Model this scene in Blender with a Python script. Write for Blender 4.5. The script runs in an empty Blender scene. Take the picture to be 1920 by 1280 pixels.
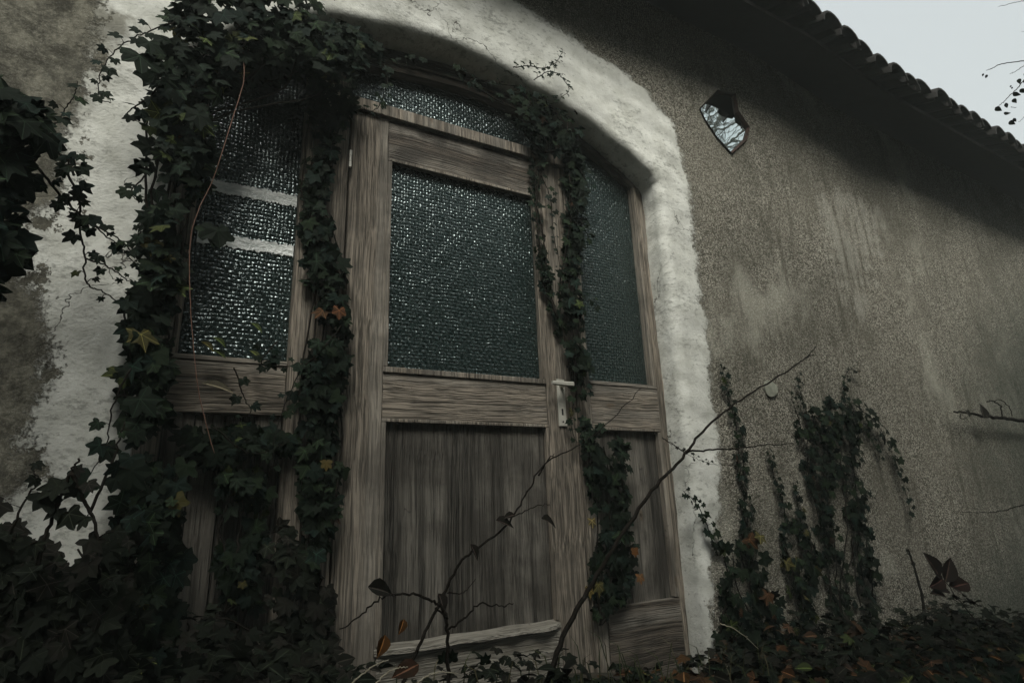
import bpy, bmesh, math, random
import numpy as np
from mathutils import Vector, Matrix
random.seed(7); RNG = np.random.default_rng(11)
R = math.radians
scene = bpy.context.scene; COL = scene.collection

# ------------------------------------------------------------------ camera
F = 1081.885; CX, CY = 960.0, 640.0; EYE = 0.65          # eye height; the door face is the plane y = 0
CAMY = -2.2
MW = np.array([[0.8795882, 0.09892679, 0.46533654], [-0.47426794, 0.25912147, 0.84138338], [-0.03734333, -0.96076509, 0.27483799]])
cam_d = bpy.data.cameras.new('camera'); cam = bpy.data.objects.new('camera', cam_d); COL.objects.link(cam)
cam_d.sensor_width = 36; cam_d.lens = F / 1920 * 36; cam_d.clip_start = .02; cam_d.clip_end = 2000
m = Matrix.Identity(4)
for r in range(3):
    m[r][0] = MW[r][0]; m[r][1] = -MW[r][1]; m[r][2] = -MW[r][2]
m[1][3] = CAMY; m[2][3] = EYE
cam.matrix_world = m; scene.camera = cam

# ------------------------------------------------------------------ light
SUN_EL, SUN_AZ = 50, 205           # azimuth measured clockwise from +y
w = bpy.data.worlds.new('World'); scene.world = w; w.use_nodes = True
nt = w.node_tree; nt.nodes.clear()
sky = nt.nodes.new('ShaderNodeTexSky'); sky.sky_type = 'NISHITA'; sky.sun_disc = False
sky.sun_elevation = R(SUN_EL); sky.sun_rotation = R(SUN_AZ); sky.dust_density = 5; sky.air_density = 1.6
hs = nt.nodes.new('ShaderNodeHueSaturation'); hs.inputs['Saturation'].default_value = .12
bg = nt.nodes.new('ShaderNodeBackground'); bg.inputs['Strength'].default_value = .10
wo = nt.nodes.new('ShaderNodeOutputWorld')
veil = nt.nodes.new('ShaderNodeMix'); veil.data_type = 'RGBA'; veil.inputs['Factor'].default_value = .78   # even cloud cover over the clear sky
veil.inputs['B'].default_value = (3.1, 3.38, 3.52, 1)
nt.links.new(sky.outputs[0], hs.inputs['Color']); nt.links.new(hs.outputs[0], veil.inputs['A']); nt.links.new(veil.outputs['Result'], bg.inputs[0]); nt.links.new(bg.outputs[0], wo.inputs[0])
sd = bpy.data.lights.new('sun', 'SUN'); sd.energy = 2.7; sd.angle = R(31); sd.color = (.98, .97, .90)
sun = bpy.data.objects.new('sun', sd); COL.objects.link(sun)
sv = Vector((math.sin(R(SUN_AZ)) * math.cos(R(SUN_EL)), math.cos(R(SUN_AZ)) * math.cos(R(SUN_EL)), math.sin(R(SUN_EL))))
sun.rotation_euler = sv.to_track_quat('Z', 'Y').to_euler()
scene.view_settings.view_transform = 'Standard'; scene.view_settings.look = 'None'
scene.view_settings.exposure = 1.12; scene.view_settings.gamma = 1

# ------------------------------------------------------------------ helpers
def P(px, py, y=0.0):
    """photo pixel -> point on the vertical plane at depth y"""
    d = MW @ np.array([px - CX, py - CY, F]); t = (y - CAMY) / d[1]
    return np.array([d[0] * t, y, d[2] * t + EYE])

def tag(o, label=None, cat=None, group=None, kind=None):
    for k, v in (('label', label), ('category', cat), ('group', group), ('kind', kind)):
        if v: o[k] = v
    return o

def empty(name, loc, label, cat, group=None):
    o = bpy.data.objects.new(name, None); COL.objects.link(o); o.location = loc; o.empty_display_size = .1
    return tag(o, label, cat, group)

def link(name, me, mat, parent=None, smooth=False):
    o = bpy.data.objects.new(name, me); COL.objects.link(o)
    if mat: me.materials.append(mat)
    if smooth: me.polygons.foreach_set('use_smooth', [True] * len(me.polygons))
    if parent:
        o.parent = parent
        off = Vector((0, 0, 0)); p = parent
        while p: off += Vector(p.location); p = p.parent
        o.location = -off                       # meshes are written in world coordinates
    return o

class MB:
    """collects vertices, faces and per-vertex values, then links them as one mesh"""
    def __init__(s): s.v = []; s.f = []; s.col = []; s.vein = []
    def n(s): return len(s.v)
    def add(s, vs, fs, col=(.1, .1, .1), vein=None):
        b = len(s.v); s.v.extend([tuple(map(float, q)) for q in vs]); s.f.extend([tuple(b + i for i in f) for f in fs])
        s.col.extend([(*col, 1)] * len(vs)); s.vein.extend(vein if vein is not None else [0.] * len(vs))
    def tube(s, pts, r0, r1, n=6, col=(.1, .08, .06)):
        pts = [np.array(p, float) for p in pts]; k = len(pts); vs = []
        for i, p in enumerate(pts):
            t = pts[min(i + 1, k - 1)] - pts[max(i - 1, 0)]; t = t / (np.linalg.norm(t) + 1e-9)
            a = np.cross(t, (0.3, 1, .2)); a /= np.linalg.norm(a) + 1e-9; b = np.cross(t, a)
            r = r0 + (r1 - r0) * i / max(k - 1, 1)
            for j in range(n):
                th = 2 * math.pi * j / n; vs.append(p + r * (math.cos(th) * a + math.sin(th) * b))
        fs = [(i * n + j, i * n + (j + 1) % n, (i + 1) * n + (j + 1) % n, (i + 1) * n + j) for i in range(k - 1) for j in range(n)]
        fs += [tuple(range(n))[::-1], tuple((k - 1) * n + j for j in range(n))]
        s.add(vs, fs, col)
    def build(s, name, mat, parent=None, smooth=False):
        me = bpy.data.meshes.new(name); me.from_pydata(s.v, [], s.f); me.update()
        if s.v:
            a = me.color_attributes.new('tint', 'FLOAT_COLOR', 'POINT'); a.data.foreach_set('color', np.array(s.col, 'f').ravel())
            a = me.attributes.new('vein', 'FLOAT', 'POINT'); a.data.foreach_set('value', np.array(s.vein, 'f'))
        return link(name, me, mat, parent, smooth)

def smooth_path(pts, n=6, wob=0.0):
    """Catmull-Rom through the given points"""
    pts = [np.array(p, float) for p in pts]; pts = [2 * pts[0] - pts[1]] + pts + [2 * pts[-1] - pts[-2]]; out = []
    for i in range(1, len(pts) - 2):
        a, b, c, d = pts[i - 1:i + 3]
        for k in range(n):
            t = k / n
            out.append(.5 * (2 * b + (c - a) * t + (2 * a - 5 * b + 4 * c - d) * t * t + (3 * b - a - 3 * c + d) * t ** 3))
    out.append(pts[-2])
    if wob: out = [p + RNG.normal(0, wob, 3) for p in out]
    return out

def box_bm(bm, x0, x1, y0, y1, z0, z1, bev=.004, skew=0):
    vs = [bm.verts.new((x, y, z)) for x in (x0, x1) for y in (y0, y1) for z in (z0, z1)]
    q = [(0, 1, 3, 2), (4, 6, 7, 5), (0, 4, 5, 1), (2, 3, 7, 6), (0, 2, 6, 4), (1, 5, 7, 3)]
    fs = [bm.faces.new([vs[i] for i in f]) for f in q]
    if bev:
        es = list({e for f in fs for e in f.edges})
        bmesh.ops.bevel(bm, geom=es, offset=bev, segments=2, affect='EDGES', profile=.6)
    return vs

def boxes(name, lst, mat, parent=None, bev=.004):
    """lst of (x0,x1,y0,y1,z0,z1), z relative to the eye"""
    bm = bmesh.new()
    for b in lst: box_bm(bm, b[0], b[1], b[2], b[3], b[4] + EYE, b[5] + EYE, bev)
    bmesh.ops.recalc_face_normals(bm, faces=bm.faces)
    me = bpy.data.meshes.new(name); bm.to_mesh(me); bm.free()
    return link(name, me, mat, parent)

# ------------------------------------------------------------------ materials
class NT:
    def __init__(s, name):
        s.m = bpy.data.materials.new(name); s.m.use_nodes = True; s.t = s.m.node_tree; s.t.nodes.clear()
        s.out = s.n('ShaderNodeOutputMaterial'); s.b = s.n('ShaderNodeBsdfPrincipled'); s.t.links.new(s.b.outputs[0], s.out.inputs[0])
        s.co = s.n('ShaderNodeTexCoord').outputs['Object']
    def n(s, t, **k):
        x = s.t.nodes.new(t)
        for a, b in k.items(): setattr(x, a, b)
        return x
    def set(s, sock, v):
        if isinstance(v, bpy.types.NodeSocket): s.t.links.new(v, sock)
        else: sock.default_value = v
    def map(s, scale, rot=(0, 0, 0), co=None):
        x = s.n('ShaderNodeMapping'); x.inputs['Scale'].default_value = scale; x.inputs['Rotation'].default_value = rot
        s.set(x.inputs[0], co or s.co); return x.outputs[0]
    def noise(s, sc, det=4, rough=.55, dist=0, co=None, col=False):
        x = s.n('ShaderNodeTexNoise'); s.set(x.inputs['Vector'], co or s.co); x.inputs['Scale'].default_value = sc
        x.inputs['Detail'].default_value = det; x.inputs['Roughness'].default_value = rough; x.inputs['Distortion'].default_value = dist
        return x.outputs['Color' if col else 'Fac']
    def voro(s, sc, feat='F1', out='Distance', co=None, rnd=1):
        x = s.n('ShaderNodeTexVoronoi', feature=feat); s.set(x.inputs['Vector'], co or s.co); x.inputs['Scale'].default_value = sc
        x.inputs['Randomness'].default_value = rnd; return x.outputs[out]
    def math(s, op, a, b=0., c=0., clamp=False):
        x = s.n('ShaderNodeMath', operation=op); x.use_clamp = clamp
        for i, v in enumerate((a, b, c)): s.set(x.inputs[i], v)
        return x.outputs[0]
    def ramp(s, f, lo, hi, a=0., b=1.):
        x = s.n('ShaderNodeMapRange'); x.interpolation_type = 'SMOOTHSTEP'
        for i, v in enumerate((f, lo, hi, a, b)): s.set(x.inputs[i], v)
        return x.outputs[0]
    def mix(s, f, a, b, mode='MIX'):
        x = s.n('ShaderNodeMix', data_type='RGBA', blend_type=mode); s.set(x.inputs['Factor'], f)
        for sk, v in ((x.inputs['A'], a), (x.inputs['B'], b)): s.set(sk, (*v, 1) if isinstance(v, tuple) else v)
        return x.outputs['Result']
    def attr(s, name, out='Fac'):
        x = s.n('ShaderNodeAttribute', attribute_name=name); return x.outputs[out]
    def bump(s, h, dist, strength=1., prev=None):
        x = s.n('ShaderNodeBump'); x.inputs['Distance'].default_value = dist; x.inputs['Strength'].default_value = strength
        s.set(x.inputs['Height'], h)
        if prev: s.t.links.new(prev, x.inputs['Normal'])
        return x.outputs[0]
    def fin(s, col, rough=.85, normal=None, spec=.3):
        s.set(s.b.inputs['Base Color'], (*col, 1) if isinstance(col, tuple) else col); s.set(s.b.inputs['Roughness'], rough)
        s.b.inputs['Specular IOR Level'].default_value = spec
        if normal: s.t.links.new(normal, s.b.inputs['Normal'])
        return s.m

def wood(name, axis, light=(.31, .265, .21), dark=(.075, .066, .053), weather=.5, groove=1.):
    """weathered softwood; axis is the direction of the grain"""
    k = NT(name)
    sx = {'z': (1, 1, .022), 'x': (.026, 1, 1), 'y': (1, .05, 1)}[axis]
    warp = k.noise(1.7, 3, .5, col=True)
    x = k.n('ShaderNodeVectorMath', operation='MULTIPLY_ADD'); k.set(x.inputs[0], warp)
    x.inputs[1].default_value = {'z': (.025, .05, .3), 'x': (.3, .05, .05), 'y': (.05, .3, .05)}[axis]; k.set(x.inputs[2], k.co)
    wco = k.map(sx, co=x.outputs[0])
    fine = k.noise(260, 3, .6, co=wco); mid = k.noise(75, 4, .6, .4, co=wco); big = k.noise(14, 3, .5, co=wco)
    blot = k.noise(3.2, 5, .62); spots = k.noise(22, 4, .7)
    g = k.math('ADD', k.math('MULTIPLY', fine, .55), k.math('MULTIPLY', mid, .45))
    t = k.ramp(g, .38, .60)
    c = k.mix(t, dark, light)
    c = k.mix(k.ramp(big, .42, .66, 0, .55), c, (.36, .33, .28))               # silvered streaks
    c = k.mix(k.ramp(k.math('ADD', blot, k.math('MULTIPLY', big, .35)), .60, .82, 0, weather), c, (.045, .04, .033))   # grime
    c = k.mix(k.ramp(spots, .66, .72, 0, .6), c, (.04, .035, .03))
    # knots
    kn = k.voro(3.1, co=k.map({'z': (1.6, 1, .7), 'x': (.7, 1, 1.6), 'y': (1, 1, 1)}[axis], co=x.outputs[0]))
    c = k.mix(k.ramp(kn, .075, .045, 0, .7), c, (.12, .09, .06)); c = k.mix(k.ramp(kn, .03, .018), c, (.03, .022, .015))
    line = k.ramp(k.noise(150, 1, .4, co=wco), .34, .46)
    c = k.mix(line, k.mix(.28, c, (.03, .026, .02)), c)
    h = k.math('ADD', k.math('MULTIPLY', t, .5), k.math('MULTIPLY', mid, .4)); h = k.math('ADD', h, k.math('MULTIPLY', line, .6))
    nrm = k.bump(h, .0035 * groove, 1.)
    return k.fin(c, .82, nrm, .22)

def mat_glass():
    """dark pressed cathedral glass with a woven relief"""
    k = NT('woven_pressed_glass')
    wv = k.noise(9, 2, .5, col=True)
    x = k.n('ShaderNodeVectorMath', operation='MULTIPLY_ADD'); k.set(x.inputs[0], wv); x.inputs[1].default_value = (.022, 0, .020); k.set(x.inputs[2], k.co)
    co = x.outputs[0]
    sep = k.n('ShaderNodeSeparateXYZ'); k.set(sep.inputs[0], co)
    sx = k.math('MULTIPLY', sep.outputs[0], 68.); sz = k.math('MULTIPLY', sep.outputs[2], 62.)
    cellv = k.n('ShaderNodeTexWhiteNoise', noise_dimensions='2D'); cv = k.n('ShaderNodeCombineXYZ')
    k.set(cv.inputs[0], k.math('FLOOR', sx)); k.set(cv.inputs[1], k.math('FLOOR', sz)); k.set(cellv.inputs['Vector'], cv.outputs[0])
    wx = k.math('ABSOLUTE', k.math('SINE', k.math('MULTIPLY', sx, math.pi))); wz = k.math('ABSOLUTE', k.math('SINE', k.math('MULTIPLY', sz, math.pi)))
    par = k.math('PINGPONG', k.math('ADD', k.math('FLOOR', sx), k.math('FLOOR', sz)), 1.)
    px_ = k.math('MULTIPLY', k.math('POWER', wx, .45), k.math('ADD', .75, k.math('MULTIPLY', wz, .25)))
    pz_ = k.math('MULTIPLY', k.math('POWER', wz, .45), k.math('ADD', .75, k.math('MULTIPLY', wx, .25)))
    pil = k.mix(par, px_, pz_)
    n1 = k.noise(75, 2, .55, co=k.map((1, .01, 1), co=co)); n2 = k.noise(26, 2, .5)
    h = k.math('MULTIPLY', pil, k.math('ADD', .35, k.math('MULTIPLY', cellv.outputs['Value'], .75)))
    h = k.math('ADD', h, k.math('MULTIPLY', n1, 1.0)); h = k.math('ADD', h, k.math('MULTIPLY', n2, .5))
    nrm = k.bump(h, .0037, 1.)
    c = k.mix(k.ramp(n1, .35, .7), (.008, .014, .013), (.026, .041, .038))
    k.b.inputs['IOR'].default_value = 1.58
    k.b.inputs['Specular Tint'].default_value = (.78, .90, .88, 1)
    return k.fin(c, .15, nrm, 1.0)

def mat_wall():
    k = NT('old_render')
    sdv = k.attr('plaster')                      # metres inside the limewashed band round the arch
    n_big = k.noise(2.2, 5, .6); n_mid = k.noise(9, 6, .65); n_fin = k.noise(60, 5, .65); n_vf = k.noise(240, 3, .6)
    ed = k.math('ADD', sdv, k.math('MULTIPLY', k.math('SUBTRACT', n_mid, .5), .17))
    ed = k.math('ADD', ed, k.math('MULTIPLY', k.math('SUBTRACT', n_fin, .5), .13))
    so = k.n('ShaderNodeSeparateXYZ'); k.set(so.inputs[0], k.co)
    ed = k.math('SUBTRACT', ed, k.math('MULTIPLY', k.ramp(so.outputs[0], -.25, -.5), k.ramp(k.noise(8, 7, .75), .52, .66, 0, .24)))
    mask = k.ramp(k.math('ADD', ed, k.math('MULTIPLY', k.math('SUBTRACT', k.noise(190, 4, .7), .5), .09)), -.012, .022)
    # limewash
    pl = k.mix(k.ramp(n_mid, .3, .75), (.72, .72, .66), (.52, .52, .46))
    dirt = k.ramp(k.math('ADD', k.noise(34, 5, .7, co=k.map((1, 1, 1.8))), k.math('MULTIPLY', n_big, .5)), .78, .95)
    pl = k.mix(k.math('MULTIPLY', dirt, .55), pl, (.17, .17, .145))
    pl = k.mix(k.ramp(n_vf, .62, .72, 0, .35), pl, (.2, .2, .17))
    # thin wash on the left above head height, mottled
    up = k.attr('mottle')
    mot = k.ramp(k.math('ADD', k.math('MULTIPLY', k.noise(5, 7, .72), 1.0), up), .78, 1.0)
    # roughcast
    peb = k.voro(150); peb2 = k.voro(150, out='Color'); sepc = k.n('ShaderNodeSeparateColor'); k.set(sepc.inputs[0], peb2)
    rc = k.mix(k.ramp(sepc.outputs[0], .15, .85), (.11, .105, .082), (.84, .795, .66))
    rc = k.mix(k.ramp(k.noise(320, 3, .7), .40, .62), (.075, .066, .05), rc)
    rc = k.mix(k.ramp(n_big, .40, .68, 0, .4), rc, (.20, .185, .145))
    rc = k.mix(k.ramp(k.noise(1.3, 7, .68), .44, .66, 0, .5), rc, (.105, .10, .075)); rc = k.mix(k.ramp(k.noise(1.9, 6, .62, co=k.map((1, 1, .7), rot=(0, .5, 0))), .54, .70, 0, .45), rc, (.60, .58, .48))
    rc = k.mix(k.ramp(k.voro(4.2), .035, .018), rc, (.03, .027, .02))
    strk = k.noise(9, 5, .65, co=k.map((1.5, 1, .22)))
    rc = k.mix(k.ramp(k.math('ADD', strk, k.math('ADD', k.attr('scrape'), k.math('MULTIPLY', k.noise(40, 5, .7), .25))), .62, .82, 0, .6), rc, k.mix(.5, rc, (.62, .60, .52)))
    rc = k.mix(k.ramp(strk, .45, .34, 0, .5), rc, (.09, .083, .062))
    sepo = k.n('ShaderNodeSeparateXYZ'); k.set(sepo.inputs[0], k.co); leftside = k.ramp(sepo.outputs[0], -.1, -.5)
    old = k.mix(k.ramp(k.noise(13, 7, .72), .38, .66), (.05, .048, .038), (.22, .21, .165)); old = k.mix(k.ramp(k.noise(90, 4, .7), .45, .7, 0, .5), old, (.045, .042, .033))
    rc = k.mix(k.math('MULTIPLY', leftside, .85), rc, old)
    alg_shade = k.attr('algae_shade')
    rc = k.mix(k.math('MULTIPLY', k.ramp(k.math('ADD', alg_shade, k.math('MULTIPLY', n_mid, .6)), .62, 1.25), .75), rc, k.mix(k.ramp(k.noise(120, 3, .7), .4, .62), (.045, .055, .042), (.16, .175, .14)))
    pl = k.mix(k.math('MULTIPLY', mot, .9), pl, k.mix(n_fin, (.12, .115, .09), (.30, .29, .24)))
    # hairline cracks in the band
    wco = k.n('ShaderNodeVectorMath', operation='MULTIPLY_ADD'); k.set(wco.inputs[0], k.noise(6, 4, .6, col=True)); wco.inputs[1].default_value = (.3, .3, .3); k.set(wco.inputs[2], k.co)
    cr = k.voro(.95, feat='DISTANCE_TO_EDGE', co=wco.outputs[0])
    crack = k.math('MULTIPLY', k.ramp(cr, .0028, .0006), k.ramp(n_big, .48, .58))
    pl = k.mix(k.math('MULTIPLY', crack, .8), pl, (.06, .055, .045))
    edge = k.math('MULTIPLY', k.ramp(ed, -.02, .004), k.ramp(ed, .03, .006))
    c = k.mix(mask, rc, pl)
    c = k.mix(k.math('MULTIPLY', edge, k.ramp(n_fin, .42, .6, 0, .55)), c, (.14, .13, .1))
    hp = k.math('ADD', k.math('MULTIPLY', mask, .5), k.math('MULTIPLY', k.math('MULTIPLY', k.ramp(peb, .7, .1), k.math('MULTIPLY', k.math('SUBTRACT', 1., leftside), k.math('SUBTRACT', 1., mask))), .75))
    hp = k.math('ADD', hp, k.math('MULTIPLY', k.noise(110, 5, .7, co=k.map((.9, 1, 1.1), rot=(0, .25, 0))), .34))
    hp = k.math('SUBTRACT', hp, k.math('MULTIPLY', crack, .6))
    n0 = k.bump(k.noise(7, 4, .55), .014, .8); n1 = k.bump(hp, .0075, 1., n0)
    return k.fin(c, .95, n1, .1)

def mat_leaf(name='ivy_leaf', vc=(.17, .25, .11), vs=.75, rough=.75):
    k = NT(name)
    base = k.attr('tint', 'Color'); v = k.attr('vein')
    n = k.noise(60, 3, .6)
    c = k.mix(k.ramp(n, .3, .7, 0, .4), base, (.008, .012, .006))
    vein = k.ramp(v, .86, .97, 0, vs)
    vcol = k.mix(.35, vc, base)
    hue = k.n('ShaderNodeVectorMath', operation='SCALE'); k.set(hue.inputs[0], base); hue.inputs['Scale'].default_value = 7
    c = k.mix(vein, c, hue.outputs[0])
    return k.fin(c, rough, k.bump(n, .002, .5), .08)

def mat_plain(name, c0, c1, sc=40, rough=.8, bd=.002, metallic=0., spec=.3):
    k = NT(name); n = k.noise(sc, 5, .65)
    k.b.inputs['Metallic'].default_value = metallic
    return k.fin(k.mix(k.ramp(n, .3, .7), c0, c1), rough, k.bump(n, bd, 1.), spec)

M_WV = wood('weathered_wood_upright', 'z'); M_WH = wood('weathered_wood_crosswise', 'x', weather=.4)
M_WP = wood('dark_panel_wood', 'z', (.105, .096, .080), (.022, .020, .017), .7, 1.5)
M_WDH = wood('grimy_rail_wood', 'x', (.135, .112, .088), (.032, .027, .022), .9)
M_WB = wood('bleached_kick_board', 'x', (.34, .32, .27), (.16, .145, .115), .12, 1.8)
M_WDARK = wood('dark_head_wood', 'x', (.07, .055, .04), (.025, .02, .016), .5)
M_GLASS = mat_glass(); M_WALL = mat_wall(); M_LEAF = mat_leaf()
M_STEM = mat_plain('bark', (.010, .009, .007), (.024, .020, .016), 90, .95, .002, 0., .04)
M_BARK = mat_plain('tree_bark', (.04, .034, .027), (.10, .085, .066), 30, bd=.01)
M_STEMRED = mat_plain('reddish_vine', (.13, .065, .045), (.19, .11, .075), 60)
M_STRAW = mat_plain('dry_straw', (.30, .26, .18), (.46, .42, .32), 60)
M_METAL = mat_plain('matt_nickel', (.44, .43, .37), (.54, .52, .45), 25, .4, .0004, .2, .5)
M_BLACK = mat_plain('dark_hole', (.008, .008, .008), (.012, .012, .012), 20)
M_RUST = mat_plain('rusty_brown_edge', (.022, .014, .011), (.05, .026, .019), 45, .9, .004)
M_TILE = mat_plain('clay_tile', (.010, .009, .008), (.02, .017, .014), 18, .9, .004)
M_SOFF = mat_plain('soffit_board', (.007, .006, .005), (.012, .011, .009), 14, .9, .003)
M_GROUND = mat_plain('earth', (.018, .016, .011), (.045, .037, .024), 12, .95, .03)
M_STRIP = None
def mat_strip():
    k = NT('pale_band'); n1 = k.noise(95, 2, .6); n2 = k.noise(40, 3, .6, co=k.map((.6, 1, 2)))
    return k.fin(k.mix(k.ramp(n2, .3, .62), (.62, .66, .62), (.92, .94, .9)), .35, k.bump(k.math('ADD', n1, n2), .006, 1.), .4)
M_STRIP = mat_strip()
def mat_mirror():
    k = NT('mirror_glass'); k.b.inputs['Metallic'].default_value = 1.
    return k.fin((.72, .80, .79), .015, k.bump(k.noise(6, 2, .5), .002, .3), .5)
M_MIRROR = mat_mirror()

# ------------------------------------------------------------------ ground
def ground_z(x, y):
    z = -0.64 - 0.075 * max(0, min(x, 6) - 1.0) - .02 * max(0, x - 6)
    if x < 1: z -= .01 * min(1 - x, 20)
    return EYE + z + .02 * math.sin(2.1 * x + 1.3 * y) + .015 * math.sin(5.3 * x - 3.1 * y)
def make_ground():
    ax = [-400, -200, -100, -50, -25, -14] + list(np.linspace(-8, 12, 90)) + [18, 28, 50, 100, 200, 400]
    ay = [-400, -200, -100, -50, -25, -14] + list(np.linspace(-8, .4, 50)) + [4, 10, 30, 100, 250, 400]
    vs = [(x, y, ground_z(x, y)) for y in ay for x in ax]; n = len(ax)
    fs = [(j * n + i, j * n + i + 1, (j + 1) * n + i + 1, (j + 1) * n + i) for j in range(len(ay) - 1) for i in range(n - 1)]
    b = MB(); b.add(vs, fs); tag(b.build('ground', M_GROUND, smooth=True), kind='structure')
make_ground()

# ------------------------------------------------------------------ house
WY = -.13
house = empty('farmhouse', (1, 0, EYE - .64), 'old roughcast farmhouse with an arched wooden door under an overhanging tiled roof', 'house')

def arch_contour():
    """outline of the masonry opening, left foot -> crown -> right foot (x, z above ground datum)"""
    key = [(-.19, -1.6), (-.185, -.6), (-.175, .2), (-.17, 1.0), (-.165, 1.45), (-.13, 1.66), (-.02, 1.80), (.12, 1.92), (.28, 2.02), (.50, 2.075), (.80, 2.115), (1.0, 2.118),
           (1.2, 2.085), (1.55, 1.985), (1.80, 1.895), (2.02, 1.775), (2.085, 1.715), (2.105, 1.62), (2.10, 1.2), (2.10, .5), (2.095, -.1), (2.09, -.6), (2.09, -1.6)]
    pts = smooth_path([(a, 0, b) for a, b in key], 16)
    return [(p[0], p[2]) for p in pts]

def poly_sd(x, z, poly):
    """signed distance to polygon, positive inside (numpy arrays)"""
    d = np.full(x.shape, 1e9); inside = np.zeros(x.shape, bool); n = len(poly)
    for i in range(n):
        ax, az = poly[i]; bx, bz = poly[(i + 1) % n]; ex, ez = bx - ax, bz - az
        t = np.clip(((x - ax) * ex + (z - az) * ez) / (ex * ex + ez * ez + 1e-12), 0, 1)
        d = np.minimum(d, np.hypot(x - ax - t * ex, z - az - t * ez))
        c = ((az > z) != (bz > z)) & (x < (bx - ax) * (z - az) / (bz - az + 1e-12) + ax); inside ^= c
    return np.where(inside, d, -d)

PLASTER_PX = [(1350, 1330), (1342, 1200), (1335, 1100), (1350, 980), (1352, 850), (1338, 760), (1328, 640), (1312, 520), (1302, 420), (1292, 350), (1272, 270), (1262, 225), (1225, 190), (1180, 140),
              (1130, 105), (1060, 60), (1010, 30), (950, -10), (850, -60), (700, -110), (500, -130), (300, -120), (175, -40), (160, 60), (172, 120), (150, 180), (128, 230), (122, 290), (104, 350), (60, 400), (30, 440), (14, 500),
              (40, 540), (80, 590), (96, 640), (56, 680), (72, 750), (34, 830), (66, 880), (30, 925), (-40, 960), (-60, 1330)]
SCRAPE_PX = [(1525, 350), (1600, 360), (1670, 400), (1660, 470), (1625, 610), (1560, 560)]
MOTTLE_PX = [(20, 20), (150, -40), (230, 30), (200, 130), (130, 260), (60, 200), (20, 120)]

def make_wall():
    C = arch_contour(); r = .052; prof = [(0, .12), (0, .04)]
    for i in range(8):
        a = math.pi / 2 * i / 7; prof.append((r - r * math.cos(a), WY + r - r * math.sin(a)))
    rings = 120; O = (.97, .9)
    V = []; S = []
    for (x, z) in C:
        oz = min(z, O[1]); dx, dz = x - O[0], z - oz; L = math.hypot(dx, dz); dx /= L; dz /= L
        lim = []
        if dx > 1e-6: lim.append((16 - x) / dx)
        if dx < -1e-6: lim.append((-7 - x) / dx)
        if dz > 1e-6: lim.append((2.98 - z) / dz)
        Lm = min(lim); row = []
        for (s, y) in prof: row.append((x + dx * s, y, z + dz * s))
        for k in range(1, rings + 1):
            u = k / rings; s = r + (Lm - r) * (.25 * u + .75 * u ** 3 if Lm > 4 else u); row.append((x + dx * s, WY, z + dz * s))
        V.extend(row)
    n = len(prof) + rings; m_ = len(C); V = np.array(V)
    # lumps of hand-applied render
    x, y, z = V[:, 0], V[:, 1], V[:, 2]
    bulge = .006 * np.sin(7 * x + 3 * z) * np.sin(5.1 * z + 1.7) + .004 * np.sin(17 * x + 1.3) * np.sin(13 * z - 4 * x) + .0025 * np.sin(39 * z + 11 * x)
    dirx = np.clip(x - .97, -1, 1)
    far = np.clip(1 - (np.hypot(np.maximum(0, np.abs(x - .97) - 1.13), np.maximum(0, z - 2.1)) - .15) / .4, 0, 1); bulge *= far
    V[:, 1] = y + bulge * (y < .1)
    V[:, 0] = x + .7 * bulge * np.sign(dirx) * (y > WY + .002) * (y < .1)
    V[:, 2] = z + .9 * bulge * (z > 1.5) * (y > WY + .002) * (y < .1)
    V[:, 2] += EYE
    fs = [(i * n + j, i * n + j + 1, (i + 1) * n + j + 1, (i + 1) * n + j) for i in range(m_ - 1) for j in range(n - 1)]
    me = bpy.data.meshes.new('wall'); me.from_pydata([tuple(v) for v in V], [], fs); me.update()
    pp = [tuple(P(a, b, WY)[[0, 2]]) for a, b in PLASTER_PX]; mp = [tuple(P(a, b, WY)[[0, 2]]) for a, b in MOTTLE_PX]
    sdv = np.clip(poly_sd(V[:, 0], V[:, 2], pp), -.4, .4)
    mo = np.clip(poly_sd(V[:, 0], V[:, 2], mp) * 2.2 + .35, 0, .6)
    al_shade = np.clip((V[:, 0] - 3.0) * .30, 0, 1.0) * np.clip((3.4 - V[:, 2]) * .5, 0, 1) + np.clip((.35 - V[:, 2]) * .8, 0, .5)  # green algae low down, plus painted darkening toward the shaded right end
    sp = [tuple(P(a, b, WY)[[0, 2]]) for a, b in SCRAPE_PX]; scr = np.clip(poly_sd(V[:, 0], V[:, 2], sp) * 2, -.25, .12)
    for nm, arr in (('scrape', scr), ('plaster', sdv), ('mottle', mo), ('algae_shade', al_shade)):
        a = me.attributes.new(nm, 'FLOAT', 'POINT'); a.data.foreach_set('value', arr.astype('f'))
    # break the hole for the little pane
    bm = bmesh.new(); bm.from_mesh(me)
    hp = [P(a, b, WY) for a, b in HOLE]; c = sum(hp) / len(hp)
    for i in range(len(hp)):
        a, b = Vector(hp[i]), Vector(hp[(i + 1) % len(hp)]); nn = (b - a).cross(Vector((0, 1, 0))).normalized()
        near = [f for f in bm.faces if (f.calc_center_median() - Vector(c)).length < .45]
        geo = set(near) | {e for f in near for e in f.edges} | {v for f in near for v in f.verts}
        bmesh.ops.bisect_plane(bm, geom=list(geo), plane_co=a, plane_no=nn, dist=1e-5)
    hz = [(q[0], q[2]) for q in hp]
    near = [f for f in bm.faces if (f.calc_center_median() - Vector(c)).length < .4]
    cx = np.array([f.calc_center_median()[0] for f in near]); cz = np.array([f.calc_center_median()[2] for f in near])
    ins = poly_sd(cx, cz, hz) > 0
    bmesh.ops.delete(bm, geom=[f for f, k in zip(near, ins) if k], context='FACES')
    bm.to_mesh(me); bm.free()
    link('wall', me, M_WALL, house, smooth=True)

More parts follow.
